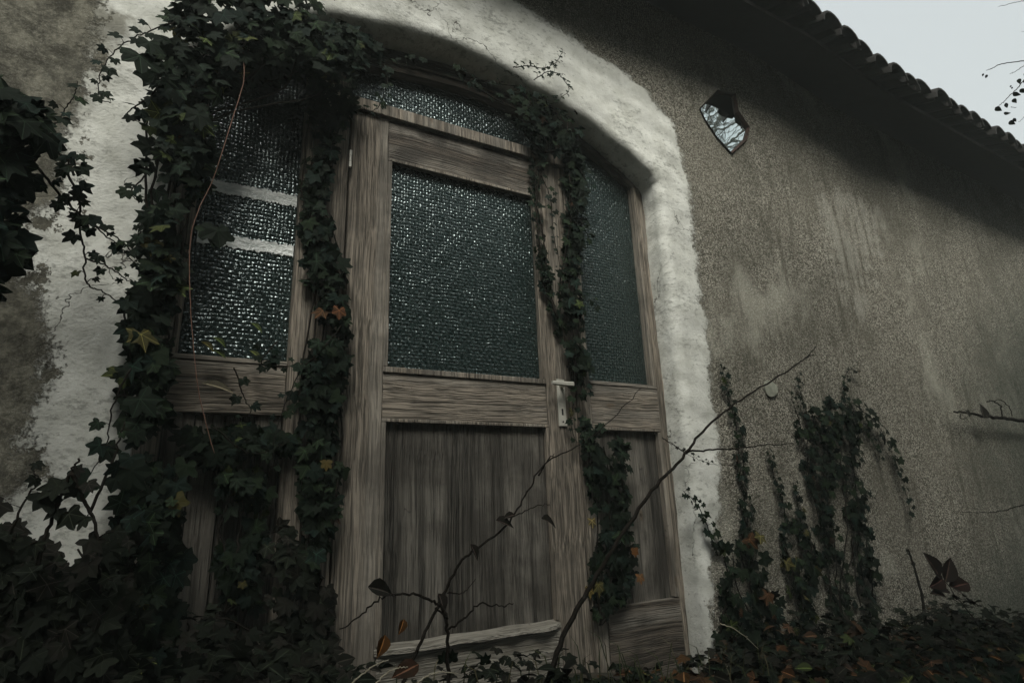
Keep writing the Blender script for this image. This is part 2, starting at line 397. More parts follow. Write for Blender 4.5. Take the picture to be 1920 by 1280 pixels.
HOLE = [(1311, 205), (1343, 172), (1376, 178), (1382, 210), (1402, 240), (1397, 262), (1370, 288), (1343, 258), (1321, 226)]
make_wall()

boxes('rear_wall', [(-7, 16, 4.3, 4.5, -1.5, 4.6)], M_SOFF, house, 0)
boxes('gable_wall', [(-7.2, -7.0, -.12, 4.5, -1.5, 3.0)], M_SOFF, house, 0); boxes('gable_wall', [(16, 16.2, -.12, 4.5, -1.5, 2.4)], M_SOFF, house, 0)
# small glazed hole
def make_hole():
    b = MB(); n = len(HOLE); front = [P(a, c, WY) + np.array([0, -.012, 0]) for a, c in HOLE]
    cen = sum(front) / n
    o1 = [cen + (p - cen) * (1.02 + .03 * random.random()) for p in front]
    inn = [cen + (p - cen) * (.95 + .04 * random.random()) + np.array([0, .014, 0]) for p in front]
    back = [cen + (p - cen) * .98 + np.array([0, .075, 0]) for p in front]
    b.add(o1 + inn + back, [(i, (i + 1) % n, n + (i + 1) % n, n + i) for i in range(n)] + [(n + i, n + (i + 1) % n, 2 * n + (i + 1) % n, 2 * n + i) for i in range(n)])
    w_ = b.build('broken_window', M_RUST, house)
    w_['label'] = 'small ragged hole in the roughcast with a shard of reflecting glass'
    g = MB(); pts = [cen + (p - cen) * 1.05 + np.array([0, .020, 0]) for p in front]; pb = [p + np.array([0, .005, 0]) for p in pts]
    g.add(pts + pb, [tuple(range(n)), tuple(range(2 * n - 1, n - 1, -1))] + [(i, (i + 1) % n, n + (i + 1) % n, n + i) for i in range(n)])
    g.build('glass_pane', M_MIRROR, w_)
make_hole()

# head of the timber screen: lower edge curve
HEAD = [(-.2, 1.58), (-.1, 1.68), (.05, 1.78), (.23, 1.87), (.53, 1.955), (.78, 1.985), (1.0, 2.0), (1.26, 1.98), (1.55, 1.925), (1.71, 1.88), (1.9, 1.79), (2.04, 1.70), (2.15, 1.62)]
def head(x): return float(np.interp(x, [h[0] for h in HEAD], [h[1] for h in HEAD]))
def arch_band(name, x0, x1, off0, off1, y0, y1, mat, parent, n=46):
    b = MB(); vs = []
    for i in range(n + 1):
        x = x0 + (x1 - x0) * i / n; h = head(x) + EYE
        vs += [(x, y0, h + off0), (x, y0, h + off1), (x, y1, h + off1), (x, y1, h + off0)]
    fs = [(4 * i + j, 4 * i + (j + 1) % 4, 4 * i + 4 + (j + 1) % 4, 4 * i + 4 + j) for i in range(n) for j in range(4)] + [(0, 3, 2, 1), (4 * n, 4 * n + 1, 4 * n + 2, 4 * n + 3)]
    b.add(vs, fs); return b.build(name, mat, parent)
def arch_pane(name, x0, x1, z0, y, mat, parent, up=.0, n=24):
    b = MB(); xs = np.linspace(x0, x1, n + 1); vs = []
    for x in xs: vs += [(x, y, z0 + EYE), (x, y, head(x) + EYE + up), (x, y + .006, z0 + EYE), (x, y + .006, head(x) + EYE + up)]
    fs = []
    for i in range(n):
        a = 4 * i; c = a + 4; fs += [(a, c, c + 1, a + 1), (a + 2, a + 3, c + 3, c + 2), (a, a + 2, c + 2, c), (a + 1, c + 1, c + 3, a + 3)]
    fs += [(0, 1, 3, 2), (4 * n, 4 * n + 2, 4 * n + 3, 4 * n + 1)]
    b.add(vs, fs); return b.build(name, mat, parent)

# door frame
fr = boxes('door_frame', [(.27, .452, -.012, .09, -.75, 1.90), (1.556, 1.628, -.004, .09, -.75, 1.93), (-.20, -.105, 0, .09, -.75, 1.66), (2.055, 2.125, .004, .09, -.75, 1.72), (.452, 1.556, -.018, .085, 1.705, 1.762)], M_WV, house)
arch_band('head_board', -.18, 2.12, .03, .26, .012, .085, M_WDARK, fr)
arch_band('head_bead', -.12, 2.06, .0, .028, -.004, .05, M_WDARK, fr)
arch_band('upper_bead', .45, 1.5, .047, .058, .0, .02, M_WH, fr)
for q in ((2.028, 2.052, -.006, .05, .56, 1.71), (-.102, -.085, .004, .05, .535, 1.66)): boxes('jamb_bead', [q], M_WV, fr)
# transom
tr = arch_pane('transom_window', .452, 1.556, 1.764, .045, M_GLASS, house, .01)
# side windows
def side(x0, x1, nm, label, mid_z, pane_l, pane_r):
    s = boxes('side_window', [(x0, x1, .0, .06, mid_z[0], mid_z[1])], M_WH, house); s['label'] = label
    arch_pane('glass_pane', pane_l, pane_r, mid_z[1] - .01, .04, M_GLASS, s, .01)
    boxes('glazing_bead', [(pane_l + .001, pane_r - .001, -.004, .036, mid_z[1] + .001, mid_z[1] + .018)], M_WH, s, .003)
    return s
sl = side(-.103, .268, 'l', 'left side light choked with ivy, two pale bands behind its woven glass', (.345, .525), -.104, .269)
sr = side(1.63, 2.053, 'r', 'narrow right side light with a slanted top', (.345, .55), 1.629, 2.054)
def jag_strip(x0, x1, z0, z1, tilt=0):
    b = MB(); n = 60; vs = []
    for i in range(n + 1):
        x = x0 + (x1 - x0) * i / n; a = RNG.normal(0, .0035); c = RNG.normal(0, .0035); t = tilt * i / n
        vs += [(x, .036, z0 + a + t + EYE), (x, .036, z1 + c + t + EYE), (x, .0395, z1 + c + t + EYE), (x, .0395, z0 + a + t + EYE)]
    fs = [(4 * i + j, 4 * i + (j + 1) % 4, 4 * i + 4 + (j + 1) % 4, 4 * i + 4 + j) for i in range(n) for j in range(4)] + [(0, 3, 2, 1), (4 * n, 4 * n + 1, 4 * n + 2, 4 * n + 3)]
    b.add(vs, fs); b.build('pale_band', M_STRIP, sl)
jag_strip(-.05, .266, 1.195, 1.245); jag_strip(-.07, .266, .975, 1.022, .004)
# lower fillings of the side lights: vertical boards and bottom rails
def planks(name, x0, x1, n, y, z0, z1, mat, parent, gap=.004):
    wd = (x1 - x0) / n
    return boxes(name, [(x0 + i * wd + gap / 2, x0 + (i + 1) * wd - gap / 2, y + .004 * ((i * 7) % 3 - 1), y + .025, z0, z1) for i in range(n)], mat, parent, .003)
planks('lower_panel', -.10, .268, 4, .022, -.58, .343, M_WP, sl)
planks('lower_panel', 1.632, 2.05, 3, .022, -.44, .343, M_WP, sr)
boxes('bottom_rail', [(-.10, .268, -.002, .05, -.72, -.52)], M_WH, sl); boxes('bottom_rail', [(1.632, 2.05, -.006, .05, -.74, -.435)], M_WDH, sr)
boxes('panel_bead', [(2.028, 2.05, -.004, .03, -.43, .33), (1.632, 2.05, -.004, .03, .332, .344)], M_WV, sr, .003)

# door leaf
door = boxes('door', [(.462, .626, 0, .045, -.68, 1.70), (1.386, 1.548, 0, .045, -.68, 1.70)], M_WV, house)
door['label'] = 'weathered wooden door with one woven glass pane over a dark panel'
boxes('top_rail', [(.628, 1.384, .003, .045, 1.502, 1.70)], M_WDH, door)
boxes('middle_rail', [(.628, 1.384, .002, .045, .348, .532)], M_WH, door)
bmz = boxes('glass_pane', [(.63, 1.38, .026, .034, .54, 1.51)], M_GLASS, door, 0)
boxes('glazing_bead', [(.626, .645, -.004, .024, .556, 1.488), (1.366, 1.386, -.004, .024, .556, 1.488), (.626, 1.386, -.006, .024, .532, .555), (.626, 1.386, -.004, .024, 1.489, 1.503)], M_WV, door, .003)
boxes('panel_bead', [(.626, .644, -.003, .026, -.455, .334), (1.372, 1.386, -.003, .026, -.455, .334), (.626, 1.386, -.004, .026, .335, .348)], M_WV, door, .003)
planks('lower_panel', .644, 1.372, 1, .024, -.47, .337, M_WP, door)
kb = boxes('bottom_rail', [(.625, 1.387, -.012, .04, -.71, -.482)], M_WB, door)
def ledge():
    bm = bmesh.new(); n = 20; vs = []
    for i in range(n + 1):
        x = .618 + .772 * i / n; y0 = -.034 + .006 * math.sin(i * 1.7) + (.02 if i in (0, n) else 0); zt = -.462 + .002 * math.sin(i)
        vs.append([bm.verts.new((x, a, c + EYE)) for a, c in ((y0, zt - .018), (y0 + .004, zt - .004), (.023, zt + .01), (.023, zt - .02))])
    for i in range(n):
        for j in range(4): bm.faces.new((vs[i][j], vs[i][(j + 1) % 4], vs[i + 1][(j + 1) % 4], vs[i + 1][j]))
    bm.faces.new(vs[0]); bm.faces.new(vs[-1][::-1]); bmesh.ops.recalc_face_normals(bm, faces=bm.faces)
    me = bpy.data.meshes.new('weather_bar'); bm.to_mesh(me); bm.free(); link('weather_bar', me, M_WB, door)
ledge()
# handle and its plate
def handle():
    hx = 1.462
    pl = boxes('lock_plate', [(hx - .021, hx + .021, -.008, .001, .342, .560)], M_METAL, door, .003)
    # lever: tapered, pointing towards the hinges
    bm = bmesh.new(); z = .528 + EYE
    secs = [(hx + .036, .009, .011), (hx, .0095, .011), (hx - .04, .008, .010), (hx - .080, .0065, .008)]; rows = []
    for x, hy, hz in secs:
        yc = -.052 - .004 * abs(x - hx) / .05; rows.append([bm.verts.new((x, yc + a * hy, z + c * hz)) for a, c in ((-1, -.6), (-1, .6), (-.6, 1), (.6, 1), (1, .6), (1, -.6), (.6, -1), (-.6, -1))])
    for a, b in zip(rows, rows[1:]):
        for j in range(8): bm.faces.new((a[j], a[(j + 1) % 8], b[(j + 1) % 8], b[j]))
    bm.faces.new(rows[0]); bm.faces.new(rows[-1][::-1])
    mt = Matrix.Translation((hx, -.026, z)) @ Matrix.Rotation(math.pi / 2, 4, 'X'); bmesh.ops.create_cone(bm, cap_ends=True, segments=16, radius1=.010, radius2=.010, depth=.04, matrix=mt)
    bmesh.ops.recalc_face_normals(bm, faces=bm.faces); me = bpy.data.meshes.new('handle'); bm.to_mesh(me); bm.free(); link('handle', me, M_METAL, door)
    boxes('keyhole', [(hx - .005, hx + .005, -.0095, -.004, .392, .422)], M_BLACK, pl if False else door, .003)
    s = MB(); s.tube([(hx, -.0095, .362 + EYE), (hx, -.006, .362 + EYE)], .004, .004, 10); s.build('screw', M_BLACK, door)
handle()
def hinge():
    s = MB(); z0 = 1.395 + EYE
    for k in range(3): s.tube([(.457, -.028, z0 + k * .027), (.457, -.028, z0 + k * .027 + .025)], .0065, .0065, 10)
    s.build('hinge', M_METAL, door)
hinge()

# roof
def make_roof():
    tips = [(3.21, 2.94), (3.38, 2.895), (3.56, 2.86), (3.73, 2.825), (3.88, 2.79), (4.06, 2.768), (4.23, 2.765), (4.45, 2.768), (4.63, 2.765), (4.80, 2.765), (4.97, 2.76), (5.14, 2.747), (5.32, 2.74), (5.49, 2.733), (5.65, 2.725), (5.79, 2.715)]
    x = 3.21; z = 2.94; pre = []
    while x > -7: x -= .172; z = 2.94 + (3.21 - x) * .06; pre.append((x, min(z, 3.06)))
    tips = pre[::-1] + tips
    while tips[-1][0] < 16: tips.append((tips[-1][0] + .17, tips[-1][1] - .004))
    SL = math.tan(R(22)); Y0 = -.6; Y1 = 4.5; b = MB()
    for i in range(len(tips) - 1):
        (xa, za), (xb, zb) = tips[i], tips[i + 1]; cx = (xa + xb) / 2; r = (xb - xa) * .60; yy = Y0 + random.uniform(-.02, .015); zc = (za + zb) / 2 - .055 + random.uniform(-.006, .006)
        vs = []; n = 9
        for y in (yy, Y1):
            for rr in (r, r - .014):
                for k in range(n):
                    a = math.pi * k / (n - 1); taper = 1 if y == yy else .97
                    vs.append((cx - rr * math.cos(a) * taper, y, zc + EYE + 1.0 * rr * math.sin(a) + (y - Y0) * SL))
        fs = [(k, k + 1, 2 * n + k + 1, 2 * n + k) for k in range(n - 1)] + [(n + k, 3 * n + k, 3 * n + k + 1, n + k + 1) for k in range(n - 1)] + [(k, n + k, n + k + 1, k + 1) for k in range(n - 1)]
        b.add(vs, fs)
        vs = []; cx2 = xb                                   # pan tile between two covers
        for y in (yy + .03, Y1):
            for k in range(6):
                a = math.pi * k / 5; vs.append((cx2 - .09 * math.cos(a), y, zb - .03 + EYE - .03 * math.sin(a) + (y - Y0) * SL))
        b.add(vs, [(k, 6 + k, 7 + k, k + 1) for k in range(5)])
    roof = b.build('roof', M_TILE, house, smooth=False)
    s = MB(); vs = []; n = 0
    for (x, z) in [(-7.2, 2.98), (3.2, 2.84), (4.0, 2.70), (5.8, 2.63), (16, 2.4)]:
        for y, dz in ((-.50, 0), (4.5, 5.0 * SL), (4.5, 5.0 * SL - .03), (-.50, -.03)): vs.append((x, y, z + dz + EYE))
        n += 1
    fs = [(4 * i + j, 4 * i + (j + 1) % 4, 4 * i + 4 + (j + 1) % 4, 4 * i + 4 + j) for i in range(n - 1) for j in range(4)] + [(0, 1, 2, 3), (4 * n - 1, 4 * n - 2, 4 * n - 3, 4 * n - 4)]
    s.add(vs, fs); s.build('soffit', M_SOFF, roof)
make_roof()

# ------------------------------------------------------------------ leaves
G_DARK = [(.006, .011, .006), (.0045, .009, .005), (.009, .016, .007), (.005, .011, .008), (.004, .007, .004)]
G_YEL = [(.040, .046, .014), (.030, .040, .012), (.048, .042, .014)]
G_BROWN = [(.050, .024, .011), (.038, .02, .011), (.06, .03, .012), (.03, .018, .012)]
G_DK = [(.008, .010, .006), (.007, .009, .006), (.010, .009, .007)]
def leafcol(mode='ivy'):
    u = random.random()
    if mode == 'ivy': return random.choice(G_YEL if u < .010 else G_BROWN if u < .014 else G_DARK)
    if mode == 'mixed': return random.choice(G_YEL if u < .09 else G_BROWN if u < .105 else G_DARK)
    if mode == 'litter': return random.choice(G_BROWN if u < .22 else G_YEL if u < .27 else G_DK if u < .75 else G_DARK)
    if mode == 'dark': return random.choice(G_DK)
    if mode == 'red': return random.choice([(.022, .011, .009), (.016, .010, .008)])
IVY = [(0, 1.05), (13, .80), (26, .62), (38, .77), (50, .92), (63, .72), (83, .54), (98, .64), (114, .72), (134, .52), (156, .32)]
def leaf(b, p, size, tip, nrm, col, shape='ivy', fold=.25):
    tip = np.array(tip, float); nrm = np.array(nrm, float); tip /= np.linalg.norm(tip); nrm -= tip * (nrm @ tip); nrm /= np.linalg.norm(nrm) + 1e-9
    s = np.cross(tip, nrm); vs = [np.array(p)]; vein = [1.]
    if shape == 'ivy':
        j = lambda: random.uniform(.88, 1.12); sk = random.uniform(.85, 1.2)
        rim = [(-180, .12)] + [(-a, r * j()) for a, r in IVY[::-1][:-1]] + [(0, 1.05 * j())] + [(a, r * j()) for a, r in IVY[1:]]
        org = np.array(p) ; h = size * .62
        for i, (a, r) in enumerate(rim):
            t = math.radians(a * sk if abs(a) < 150 else a); major = abs(a) in (0, 50, 114)
            off = (.05 if major else -.03 if abs(a) in (26, 83) else .01) * fold * 2 * r
            vs.append(org + h * (r * math.cos(t) * tip + r * math.sin(t) * s) - nrm * h * (off + fold * .25 * r * r)); vein.append(1. if major else 0.)
        vm = random.choice((.90, .93, .96, 1.)); vein = [q * vm for q in vein]
        n = len(rim); b.add(vs, [(0, 1 + i, 1 + (i + 1) % n) for i in range(n)], col, vein)
    else:   # ovate leaf with a folded midrib
        L = size; W = size * (.34 if shape == 'oval' else .2)
        prof = [(0, .08), (.15, .7), (.35, 1.), (.6, .82), (.82, .42), (1, .02)]; vs = []; vein = []
        bend = random.uniform(.05, .35)
        for t, w_ in prof:
            c = np.array(p) + tip * L * t - nrm * L * bend * t * t
            vs += [c - s * W * w_ + nrm * W * fold * w_, c, c + s * W * w_ + nrm * W * fold * w_]; vein += [0, 1, 0]
        fs = []
        for i in range(len(prof) - 1):
            a = 3 * i; fs += [(a, a + 1, a + 4, a + 3), (a + 1, a + 2, a + 5, a + 4)]
        b.add(vs, fs, col, vein)

def wall_leaf(b, p, size, mode='ivy', spread=1., shape='ivy'):
    a = random.gauss(0, .75 * spread)
    tip = (math.sin(a), -.15 - .35 * random.random(), -math.cos(a)); n = (random.gauss(0, .55), -1, .25 + random.gauss(0, .5))
    leaf(b, p, size * random.uniform(.55, 1.35), tip, n, leafcol(mode), shape, random.uniform(.1, .5))

def area(leaves, stems, poly, y, count, size, thick=.08, mode='ivy', clump=.0, nst=4):
    """leaves spread through a patch outlined on the photo, at depth y"""
    pw = [tuple(P(a, c, y)[[0, 2]]) for a, c in poly]; xs = [q[0] for q in pw]; zs = [q[1] for q in pw]
    N = 0; cents = []
    tries = 0
    while N < count and tries < count * 30:
        tries += 1
        x = random.uniform(min(xs), max(xs)); z = random.uniform(min(zs), max(zs))
        sd_ = float(poly_sd(np.array([x]), np.array([z]), pw)[0])
        if sd_ < .22 * size + random.gauss(0, .012): continue
        v = math.sin(13 * x + 5 * z + y * 9) * math.sin(11 * z - 4 * x + 1.3)
        if clump and v < -1 + clump * 2 * random.random(): continue
        d = thick * random.random() ** 1.3 * min(1, .35 + max(sd_, 0) / .06)
        wall_leaf(leaves, (x, y - d, z), size, mode); N += 1
    z0, z1 = min(zs), max(zs)
    for k in range(nst):
        u = (k + .5) / nst; pts = []
        for i in range(7):
            z = z0 + (z1 - z0) * i / 6
            # horizontal extent of the patch at this height
            hit = []
            for (ax, az), (bx, bz) in zip(pw, pw[1:] + pw[:1]):
                if (az > z) != (bz > z): hit.append(ax + (bx - ax) * (z - az) / (bz - az))
            if len(hit) >= 2: pts.append((min(hit) + (max(hit) - min(hit)) * (u + random.gauss(0, .05)), y - .01 - .02 * random.random(), z))
        if len(pts) > 2: stems.tube(smooth_path(pts, 5, .003), .005, .0025, 5)

def strand(leaves, stems, px, y, size, step=.05, mode='ivy', r=.0028, jit=.012, shape='ivy', skip=0, both=.45, yend=None):
    if y == WY - .01: size *= 1.25; step *= .72
    n = len(px); ys = [y + ((yend if yend is not None else y) - y) * i / (n - 1) for i in range(n)]
    pts = smooth_path([P(a, c, yy) + np.array([0, -.008 * random.random(), 0]) for (a, c), yy in zip(px, ys)], 8, .0015)
    stems.tube(pts, r, r * .45, 5)
    acc = 0; side_ = 1
    for i in range(1, len(pts)):
        acc += np.linalg.norm(pts[i] - pts[i - 1])
        if i < skip * len(pts): acc = 0; continue
        while acc > step:
            acc -= step * random.uniform(.75, 1.3); side_ = -side_
            q = pts[i]; tdir = pts[i] - pts[i - 1]; tdir = tdir / np.linalg.norm(tdir); lat = np.cross(tdir, (0, -1, 0)) * side_
            sz = size * (1 - .45 * i / len(pts))
            off = lat * sz * random.uniform(.2, .7) + np.array([0, -.012, 0]); e = q + off
            stems.tube([q, q + off * .5 + np.array([0, -.004, .004]), e], r * .35, r * .25, 4)
            a = random.gauss(0, .5); tip = lat * .6 + np.array([math.sin(a) * .4, -.2, -.8]); nn = (random.gauss(0, .4), -1, .3 + random.gauss(0, .4))
            leaf(leaves, e, sz * random.uniform(.6, 1.3), tip, nn, leafcol(mode), shape, random.uniform(.1, .55))
            if random.random() < both: wall_leaf(leaves, q + np.array([random.gauss(0, jit), -.01, random.gauss(0, jit)]), sz * .8, mode, shape=shape)

def ivy(name, label, base, fn, group='ivy climbing the house front', cat='ivy', leafmat=None, stemmat=None):
    L, S = MB(), MB(); fn(L, S)
    o = empty(name, base, label, cat, group)
    S.build('stem', stemmat or M_STEM, o, smooth=True); L.build('leaves', leafmat or M_LEAF, o)
    return o

def f(L, S):
    area(L, S, [(300, 60), (330, 20), (380, 0), (470, -20), (560, 0), (640, 60), (690, 85), (690, 110), (640, 150), (600, 190), (560, 135), (480, 135), (435, 190), (405, 250), (390, 330), (365, 400), (340, 470), (325, 560), (262, 545), (268, 420), (265, 300), (272, 200), (285, 120)], -.17, 780, .062, .12, 'mixed', .38, 6)
    area(L, S, [(262, 530), (345, 480), (330, 560), (318, 660), (320, 740), (330, 800), (245, 800), (215, 720), (243, 660), (225, 570)], -.17, 190, .066, .12, 'ivy', .2, 4)
    area(L, S, [(235, 780), (330, 790), (350, 850), (345, 1000), (330, 1290), (190, 1290), (215, 960)], -.17, 330, .06, .14, 'ivy', .4, 4)
    area(L, S, [(430, 60), (690, 70), (730, 90), (690, 120), (600, 150), (470, 160)], -.02, 150, .06, .08, 'ivy', .3, 2)
    for s in ([(560, 20), (585, 5), (620, -10)], [(270, 190), (240, 215), (262, 230)], [(275, 330), (245, 360), (262, 380)], [(275, 430), (262, 440), (258, 460)]): strand(L, S, s, -.22, .06, .04)
    strand(L, S, [(400, 10), (330, 42), (285, 58), (245, 78), (208, 108), (186, 150), (188, 188), (208, 194)], -.24, .05, .032, yend=-.34)
    for a, c, s_ in ((262, 105, .12), (280, 80, .085), (205, 130, .05), (372, 215, .1), (395, 430, .1), (408, 432, .11)): leaf(L, P(a, c, -.34), s_, (.25, -.3, -1), (.2, -1, .5), leafcol('ivy'), 'ivy', .5)
    strand(L, S, [(245, 690), (212, 760), (200, 830), (170, 890)], -.3, .09, .07)
ivy('ivy', 'broad dark ivy curtain smothering the left jamb and the left end of the arch', (-.2, -.15, .05), f)

def f(L, S):
    area(L, S, [(565, 130), (690, 110), (672, 170), (650, 230), (628, 300), (612, 340), (612, 400), (640, 470), (655, 560), (655, 640), (648, 740), (625, 800), (618, 850), (640, 880), (630, 960), (612, 1060), (560, 1110), (565, 960), (555, 830), (545, 760), (560, 690), (592, 600), (565, 480), (560, 360), (580, 260)], -.03, 640, .06, .075, 'ivy', .4, 5)
    strand(L, S, [(640, 610), (600, 660), (560, 700), (520, 800), (505, 900)], -.12, .055, .05)
    leaf(L, P(636, 582, -.13), .06, (0, -.2, -1), (.1, -1, .3), (.075, .032, .015)); leaf(L, P(612, 866, -.13), .05, (0, -.2, -1), (.1, -1, .3), (.085, .062, .02))
ivy('ivy', 'narrow ivy column climbing the post just left of the door leaf', (.36, -.05, .03), f)

def f(L, S):
    area(L, S, [(330, 800), (555, 800), (550, 850), (470, 850), (400, 880), (350, 860)], -.02, 130, .06, .06, 'ivy', .2, 3)
    area(L, S, [(400, 850), (500, 880), (500, 1000), (480, 1140), (420, 1150), (400, 1000)], -.02, 150, .055, .06, 'mixed', .6, 3)
    area(L, S, [(330, 1130), (480, 1170), (620, 1200), (620, 1290), (330, 1290)], -.04, 120, .065, .12, 'dark', .2, 3)
    area(L, S, [(500, 960), (560, 1000), (625, 1020), (625, 1290), (500, 1290)], -.03, 120, .06, .08, 'dark', .3, 2)
    strand(L, S, [(440, 690), (455, 740), (470, 775), (420, 790)], -.06, .05, .05); strand(L, S, [(400, 800), (470, 850), (540, 830)], -.08, .05, .045); strand(L, S, [(520, 640), (490, 680), (530, 690), (560, 680)], -.08, .06, .03)
    for a, c in ((468, 657), (400, 632), (378, 640), (400, 655), (470, 605)): leaf(L, P(a, c, -.06), .055, (.5, -.3, -.3), (.1, -.5, 1), random.choice(G_YEL), 'oval')
    leaf(L, P(378, 718, -.08), .1, (1, -.2, -.15), (.1, -.6, 1), (.07, .06, .04), 'oval')
ivy('ivy', 'loose ivy straggling over the boards below the left side light', (.1, -.05, .02), f)

def f(L, S):
    area(L, S, [(700, 90), (800, 110), (900, 140), (985, 150), (1060, 190), (1080, 250), (1010, 275), (960, 235), (900, 175), (820, 160), (720, 140)], -.05, 60, .05, .05, 'ivy', .55, 1)
    area(L, S, [(960, 170), (1050, 185), (1085, 240), (1080, 290), (1020, 290), (965, 250)], -.05, 150, .055, .08, 'ivy', .2, 3)
    strand(L, S, [(960, 128), (990, 124), (1018, 130), (1040, 120), (1055, 98)], -.2, .032, .022); strand(L, S, [(1000, 150), (1030, 135), (1050, 145), (1065, 170), (1050, 185)], -.2, .035, .022)
    strand(L, S, [(560, -10), (590, 12), (612, 22)], -.16, .03, .03)
    strand(L, S, [(720, 120), (725, 160), (712, 195), (695, 210), (672, 200)], -.05, .045, .03)
ivy('ivy', 'ivy trailing along the soffit of the arch with a sprig on the limewashed plaster', (1.2, -.1, 2.65), f)

def f(L, S):
    area(L, S, [(1052, 260), (1085, 270), (1092, 360), (1090, 440), (1078, 520), (1092, 600), (1088, 660), (1105, 690), (1072, 730), (1058, 660), (1036, 620), (1040, 540), (1055, 470), (1062, 380)], -.02, 330, .056, .07, 'ivy', .2, 3)
    area(L, S, [(1000, 250), (1030, 260), (1016, 330), (1006, 360), (1016, 440), (1028, 520), (1040, 600), (1026, 590), (1012, 520), (998, 440), (996, 350)], -.02, 110, .05, .045, 'ivy', .3, 2)
    strand(L, S, [(1010, 320), (1030, 370), (1035, 430), (1050, 500)], -.03, .04, .03)
    for s in ([(1088, 320), (1100, 345), (1104, 362)], [(1085, 410), (1100, 440), (1108, 460)], [(1085, 560), (1105, 565), (1125, 575)], [(1070, 640), (1080, 690), (1098, 740)]): strand(L, S, s, -.06, .06, .03)
    strand(L, S, [(1075, 700), (1078, 740), (1070, 790), (1080, 830)], -.03, .05, .03)
ivy('ivy', 'thin ivy hanging down the door stile above the metal handle', (1.6, -.05, 2.4), f)

def f(L, S):
    area(L, S, [(1083, 775), (1120, 790), (1165, 815), (1178, 880), (1172, 940), (1182, 1000), (1185, 1060), (1170, 1120), (1120, 1170), (1098, 1090), (1112, 1010), (1095, 930), (1088, 860)], -.015, 300, .055, .06, 'ivy', .35, 3)
    for a, c, col in ((1105, 1105, (.09, .065, .02)), (1110, 975, (.09, .07, .03)), (1190, 1030, (.12, .05, .016)), (1200, 1080, (.14, .07, .03))): leaf(L, P(a, c, -.09), .055, (0, -.2, -1), (.1, -1, .3), col)
ivy('ivy', 'dense low ivy spread over the panel right of the door handle', (1.72, -.05, .03), f)

def f(L, S):
    area(L, S, [(-60, 180), (30, 190), (72, 205), (105, 250), (108, 290), (60, 330), (35, 420), (50, 460), (30, 500), (12, 545), (-60, 560)], -.42, 300, .08, .16, 'ivy', .1, 3)
    strand(L, S, [(60, 215), (95, 240), (118, 215), (138, 182), (147, 158)], -.4, .05, .04)
    strand(L, S, [(105, 270), (120, 310), (148, 370), (148, 420), (158, 470), (162, 530), (190, 545), (222, 568)], -.36, .06, .05, r=.004, yend=-.2)
    strand(L, S, [(70, 315), (120, 375), (170, 420), (225, 450), (262, 490)], -.36, .055, .045, r=.004, yend=-.2)
    strand(L, S, [(145, 400), (190, 435), (232, 470), (258, 500)], -.32, .05, .035, yend=-.2); strand(L, S, [(162, 485), (200, 500), (240, 525), (255, 545)], -.3, .045, .03, yend=-.2)
    strand(L, S, [(125, 300), (140, 330), (130, 300)], -.36, .07, .03)
ivy('ivy', 'large leaved ivy at the left edge, its bare runners hanging over the white plaster', (-.75, -.4, .05), f)

def f(L, S):
    area(L, S, [(-60, 990), (40, 980), (90, 1020), (140, 1050), (200, 1010), (245, 970), (260, 1300), (-60, 1300)], -.28, 1000, .058, .2, 'dark', .1, 5)
    strand(L, S, [(70, 1060), (98, 970), (132, 888), (150, 860)], -.5, .075, .05, 'dark', r=.005); strand(L, S, [(132, 888), (160, 940), (180, 990), (188, 1060), (190, 1110)], -.5, .08, .05, 'dark', r=.005)
    strand(L, S, [(170, 960), (215, 850), (235, 790)], -.42, .085, .05, 'ivy', r=.004); strand(L, S, [(20, 1000), (50, 930), (75, 905), (60, 880)], -.5, .07, .05, 'dark')
ivy('ivy', 'dark tangled ivy bush with upright bare stems at the foot of the white plaster', (-.5, -.5, .02), f)

def f(L, S):
    strand(L, S, [(1405, 1050), (1398, 960), (1388, 880), (1378, 800), (1364, 740), (1352, 684)], WY - .01, .05, .030, both=.7)
    strand(L, S, [(1345, 1040), (1318, 970), (1300, 940), (1280, 920)], WY - .01, .04, .032)
    area(L, S, [(1330, 1005), (1365, 1020), (1402, 990), (1420, 1060), (1440, 1130), (1450, 1290), (1330, 1290), (1345, 1100)], WY - .01, 260, .062, .14, 'mixed', .35, 4)
ivy('ivy', 'ivy clump with one tall thin runner beside the plaster of the right jamb', (2.4, WY, 0), f)
def f(L, S):
    strand(L, S, [(1476, 985), (1462, 930), (1447, 880), (1437, 838)], WY - .01, .035, .026, both=.6); strand(L, S, [(1502, 985), (1494, 940), (1487, 904)], WY - .01, .04, .024, both=.6)
    area(L, S, [(1458, 975), (1512, 975), (1530, 1060), (1512, 1110), (1520, 1290), (1478, 1290), (1482, 1120), (1458, 1040)], WY - .01, 170, .055, .07, 'mixed', .4, 3)
ivy('ivy', 'slender ivy with two short pointed runners, second from the right jamb', (2.85, WY, -.05), f)
